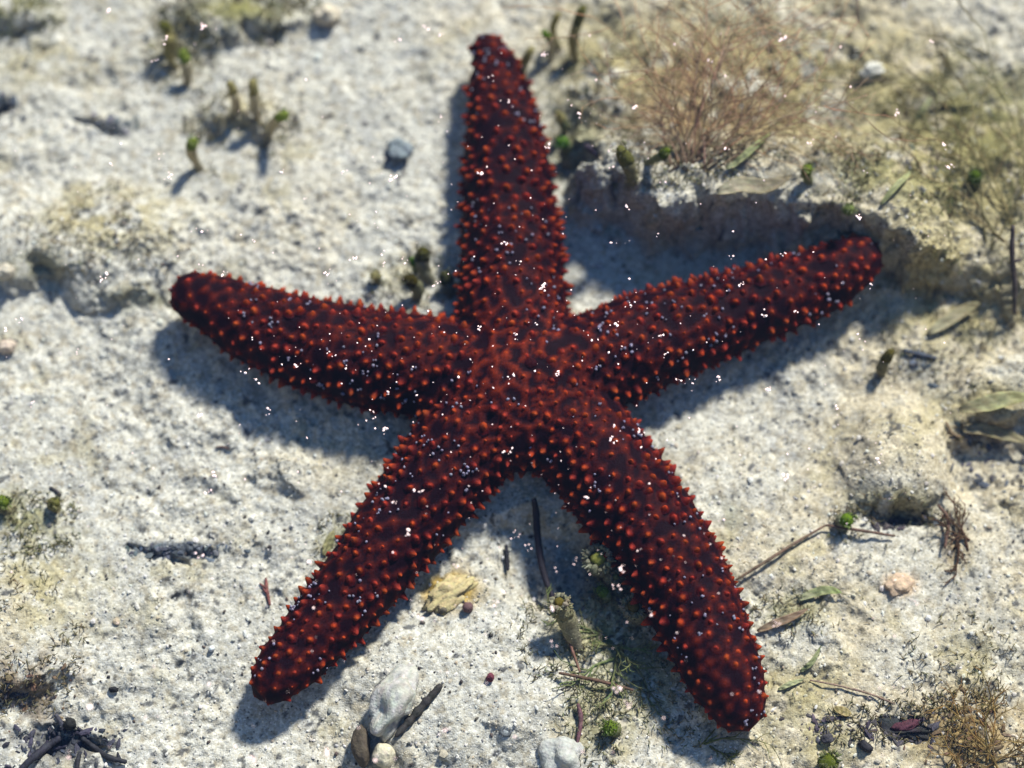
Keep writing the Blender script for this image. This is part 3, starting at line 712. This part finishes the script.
stone(71, 725, 6, 6, 3, 'black round pebble beside the black twigs', (.02,.02,.02), 0, 'pebble', 'pebble', amp=.2, sub=3)
stone(114, 690, 5, 3, 1.5, 'small black oval pebble on the sand at lower left', (.025,.025,.03), .1, 'pebble', 'pebble', amp=.2, sub=3)
stone(865, 747, 7, 4.5, 2, 'small black pebble just left of the dark shell', (.03,.028,.035), -.6, 'pebble', 'pebble', amp=.3, sub=3)
stone(827, 739, 6, 5, 2, 'charcoal pebble farther left of the dark shell', (.06,.055,.065), .2, 'pebble', 'pebble', amp=.3, sub=3)
stone(7, 275, 10, 8, 4, 'pale rounded stone on the rim of the left shelf', (.56,.50,.40), .2, amp=.2)
stone(8, 349, 9, 7, 3, 'pinkish cream pebble at the left edge', (.62,.50,.40), .2, 'pebble', 'pebble', amp=.25)
stone(328, 20, 13, 11, 5, 'cream stone beside the mossy mound at the top', (.62,.54,.42), .2, amp=.3)
stone(871, 72, 13, 8, 2.5, 'bright white stone on the upper right ledge', (.60,.58,.52), .3, amp=.3, sink=.6)
stone(212, 649, 3.4, 3.0, 1.2, 'tiny bluish white shell chip on the lower left sand', (.80,.84,.86), .3, 'shell chip', 'shell_chip', amp=.2, sub=2)
def dark_shell():
    g = G(902, 729); root = empty('shell', g); tag(root, 'dark broken shell half buried near the bottom right', 'shell')
    m1 = MB(); blob(m1, g+Vector((0, 0, .0010)), (30*PW, 11*PW, .0018), (.035, .033, .036), .05, 4, .8, 3.0, .5)
    m1.build('shell_wall', M_stone, root)
    m2 = MB(); blob(m2, g+Vector((.001, .001, .0024)), (15*PW, 5*PW, .0012), (.09, .03, .045), .25, 3, .3, 2, .2)
    m2.build('shell_lip', M_stone, root)
dark_shell()
def ring_shell():
    g = G(506, 731, .0004); mb = MB(); n = 28; pts = [g+Vector((math.cos(i/n*6.2832)*4.6*PW, math.sin(i/n*6.2832)*4.2*PW, .0003)) for i in range(n+1)]
    tube(mb, pts, [1.5*PW]*(n+1), (.13, .14, .15), 8, .08); blob(mb, g+Vector((0, 0, -.0003)), (3.6*PW, 3.4*PW, .0005), (.40, .42, .43), 0, 2, .1)
    tag(mb.build('ring_shell', M_stone), 'small round grey ring shaped shell on the white sand mound', 'shell')
ring_shell()

# ------------------------------------------------------------------ loose grains, turf, glint flecks
def chip(mb, c, s, colr):
    """an angular little grain"""
    V, F = ico(1) if s > .0005 else OCT
    a = random.random()*6.283; ca, sa = math.cos(a), math.sin(a); k1, k2, k3 = random.uniform(.7, 1.35), random.uniform(.6, 1.1), random.uniform(.4, .9)
    vs = []
    for v in V:
        j = random.uniform(.75, 1.2); x, y, z = v.x*s*k1*j, v.y*s*k2*j, v.z*s*k3*j
        vs.append((c[0]+x*ca-y*sa, c[1]+x*sa+y*ca, c[2]+z))
    mb.add(vs, F, colr)
OCT = ([Vector(v) for v in ((1,0,0),(-1,0,0),(0,1,0),(0,-1,0),(0,0,1),(0,0,-1))],
       [(0,2,4),(2,1,4),(1,3,4),(3,0,4),(2,0,5),(1,2,5),(3,1,5),(0,3,5)])
mg = MB(); N = 15000
xs = rng.uniform(-.20, .20, N); ys = rng.uniform(-.15, .16, N); zs = H(xs, ys)
for x, y, z in zip(xs, ys, zs):
    s = random.choice((.00028, .00035, .00042, .0005, .00065))*random.uniform(.8, 1.2)
    if random.random() < .02: s *= 2.0
    g = ground_col((x, y)); u = random.random()
    if u < .62: c = lerp(g, (.74, .72, .68), random.uniform(.2, .8))
    elif u < .86: c = lerp(g, (.45, .36, .24), random.uniform(.2, .8))
    else: c = lerp(g, (.16, .16, .18), random.uniform(.3, .8)); s *= .9
    chip(mg, (x, y, z+s*.25), s, rc(c, .1))
tag(mg.build('shell_grit', M_grain, None, False), kind='stuff', label='loose pale shell grit and coarse sand over the seabed', cat='grit')
md = MB()
for _ in range(330):
    px = random.uniform(0, 1024); py = random.uniform(0, 768)
    if random.random() < .55: px = random.uniform(60, 560); py = random.uniform(470, 768)
    v = G(px, py); s = random.choice((.00028, .00035, .00045, .0006))*random.uniform(.7, 1.2)
    if inside_star(v.x, v.y, 1.0): continue
    blob(md, v+Vector((0, 0, s*.3)), (s*random.uniform(1, 1.7), s, s*.8), rc(random.choice(((.03,.03,.035),(.05,.04,.04),(.09,.07,.06))), .2), random.random()*6, 1, .25)
tag(md.build('dark_grit', M_grain), kind='stuff', label='scattered dark grains of grit on the pale sand', cat='grit')

# dark flaky litter; flakes in hole, undercut and right hollow imitate shade
ml = MB()
for px, py, rx, ry, n_, cc in [(175,551,50,7,90,(.10,.11,.13)),(60,742,62,22,130,(.04,.04,.06)),(15,700,42,16,60,(.05,.05,.06)),(895,520,34,10,60,(.06,.05,.06)),
        (905,732,46,16,110,(.07,.06,.07)),(3,105,16,14,30,(.05,.06,.08)),(990,460,46,30,50,(.09,.09,.11)),(640,610,60,60,70,(.13,.12,.09)),(400,152,16,12,26,(.14,.15,.17)),
        (970,735,60,35,60,(.16,.10,.06)),(30,690,50,30,40,(.16,.10,.06)),(880,150,110,60,60,(.14,.13,.10)),(820,728,30,16,34,(.08,.07,.08)),(590,590,40,30,30,(.10,.11,.12)),(105,125,40,10,30,(.13,.14,.16)),(920,365,14,22,22,(.10,.12,.16))]:
    for _ in range(n_):
        v = G(px+random.gauss(0, .5)*rx, py+random.gauss(0, .5)*ry)
        if inside_star(v.x, v.y, 1.0): continue
        s_ = random.choice((.0004, .0006, .0009, .0013))*random.uniform(.7, 1.2)
        blob(ml, v+Vector((0, 0, s_*.15)), (s_*random.uniform(1, 2), s_*.7, s_*.35), rc(cc, .4), random.random()*6, 1, .45, 1.6, .2, random.uniform(-.4, .4))
tag(ml.build('litter_and_shade_flakes', M_twig, None, False), kind='stuff', label='dark flaky litter, partly standing in for shade in hollows of the seabed', cat='litter')

# low algal turf: short threads in patches
mt = MB()
def turf(px, py, rx, ry, n, colr, ln=3.4, r=.00020, up=.6):
    colr = lerp(colr, (.50, .45, .28), .35)
    for _ in range(int(n*1.9)):
        a = random.random()*6.283; q_ = math.sqrt(random.random()); v = P(px+math.cos(a)*rx*q_, py+math.sin(a)*ry*q_, .004)
        if n > 20 and vn(v.x, v.y, .010, 3) < .42: continue
        if inside_star(v.x, v.y, .95): continue
        z = hz(v); p = Vector((v.x, v.y, z-.0002)); d = Vector((random.gauss(0, 1), random.gauss(0, 1), up*2)).normalized()
        l = ln*MM*random.uniform(.4, 1.2); b = d+Vector((random.gauss(0, .5), random.gauss(0, .5), -.1)); c = rc(colr, .35)
        tube(mt, [p, p+d*l*.5, p+d*l*.5+b.normalized()*l*.5], [r*random.uniform(.8, 1.5), r, r*.5], c, 3)
for a in [(760,110,170,100,700,(.36,.26,.14)),(980,130,90,120,1000,(.30,.28,.12)),(860,120,90,90,400,(.34,.30,.14)),(930,270,80,60,260,(.32,.30,.13)),(700,195,130,22,260,(.34,.32,.15)),(870,200,110,40,260,(.32,.33,.12)),(600,90,55,80,300,(.36,.32,.17)),
          (240,14,95,30,620,(.26,.24,.10)),(12,10,50,26,180,(.24,.26,.08)),(240,118,60,28,220,(.34,.30,.17)),(178,55,35,40,140,(.32,.30,.15)),(110,230,90,50,260,(.40,.34,.20)),
          (25,520,60,36,220,(.28,.27,.11)),(25,640,60,80,260,(.38,.32,.18)),(600,630,80,90,520,(.36,.37,.20)),(620,720,90,50,260,(.34,.33,.18)),
          (980,735,70,50,420,(.36,.24,.08)),(890,725,70,30,220,(.26,.22,.12)),(960,340,80,50,220,(.36,.31,.18)),(900,510,70,14,180,(.30,.25,.13)),(990,425,60,16,140,(.34,.26,.14)),
          (700,560,260,180,120,(.40,.36,.22)),(960,660,60,50,120,(.38,.33,.18)),(450,280,90,30,60,(.36,.34,.18)),(340,545,30,40,60,(.34,.30,.12)),(800,610,50,25,70,(.34,.30,.15))]:
    turf(*a)
for (bx_, by_) in BASES: turf(bx_, by_, 16, 9, 16, (.40,.36,.20), 2.6)
tag(mt.build('algal_turf', M_alga), kind='stuff', label='low tan and olive algal turf growing in patches on rock and sand', cat='algae')

# small white chips on the water surface imitating sun glints and floating grains
mf = MB(); cnt = 0
while cnt < 1050:
    px = random.gauss(520, 190); py = random.gauss(370, 180)
    if random.random() < .35: px = random.uniform(0, 1024); py = random.uniform(0, 768)
    if not (-20 < px < 1044 and -20 < py < 788): continue
    c = P(px, py, WZ+.0004)
    k = 1 if random.random() < .8 else random.randint(2, 6)
    for _ in range(k):
        s = random.choice((.00014, .00018, .00024, .0003, .0004))*random.uniform(.8, 1.2)*(1.15 if k > 1 else 1)
        o_ = Vector((random.gauss(0, 1), random.gauss(0, 1), 0))*.0007*(k > 1)
        chip(mf, c+o_, s*.95, (.9, .92, .95))
        if k > 1: chip(mf, c+o_+Vector((random.uniform(-1, 1), random.uniform(-1, 1), 0))*s, s, (.9, .92, .95))
        cnt += 1
tag(mf.build('glint_and_grain_flecks', M_grain, None, False), kind='stuff', label='tiny white flecks standing in for sun glints and grains on the water above the starfish', cat='flecks')
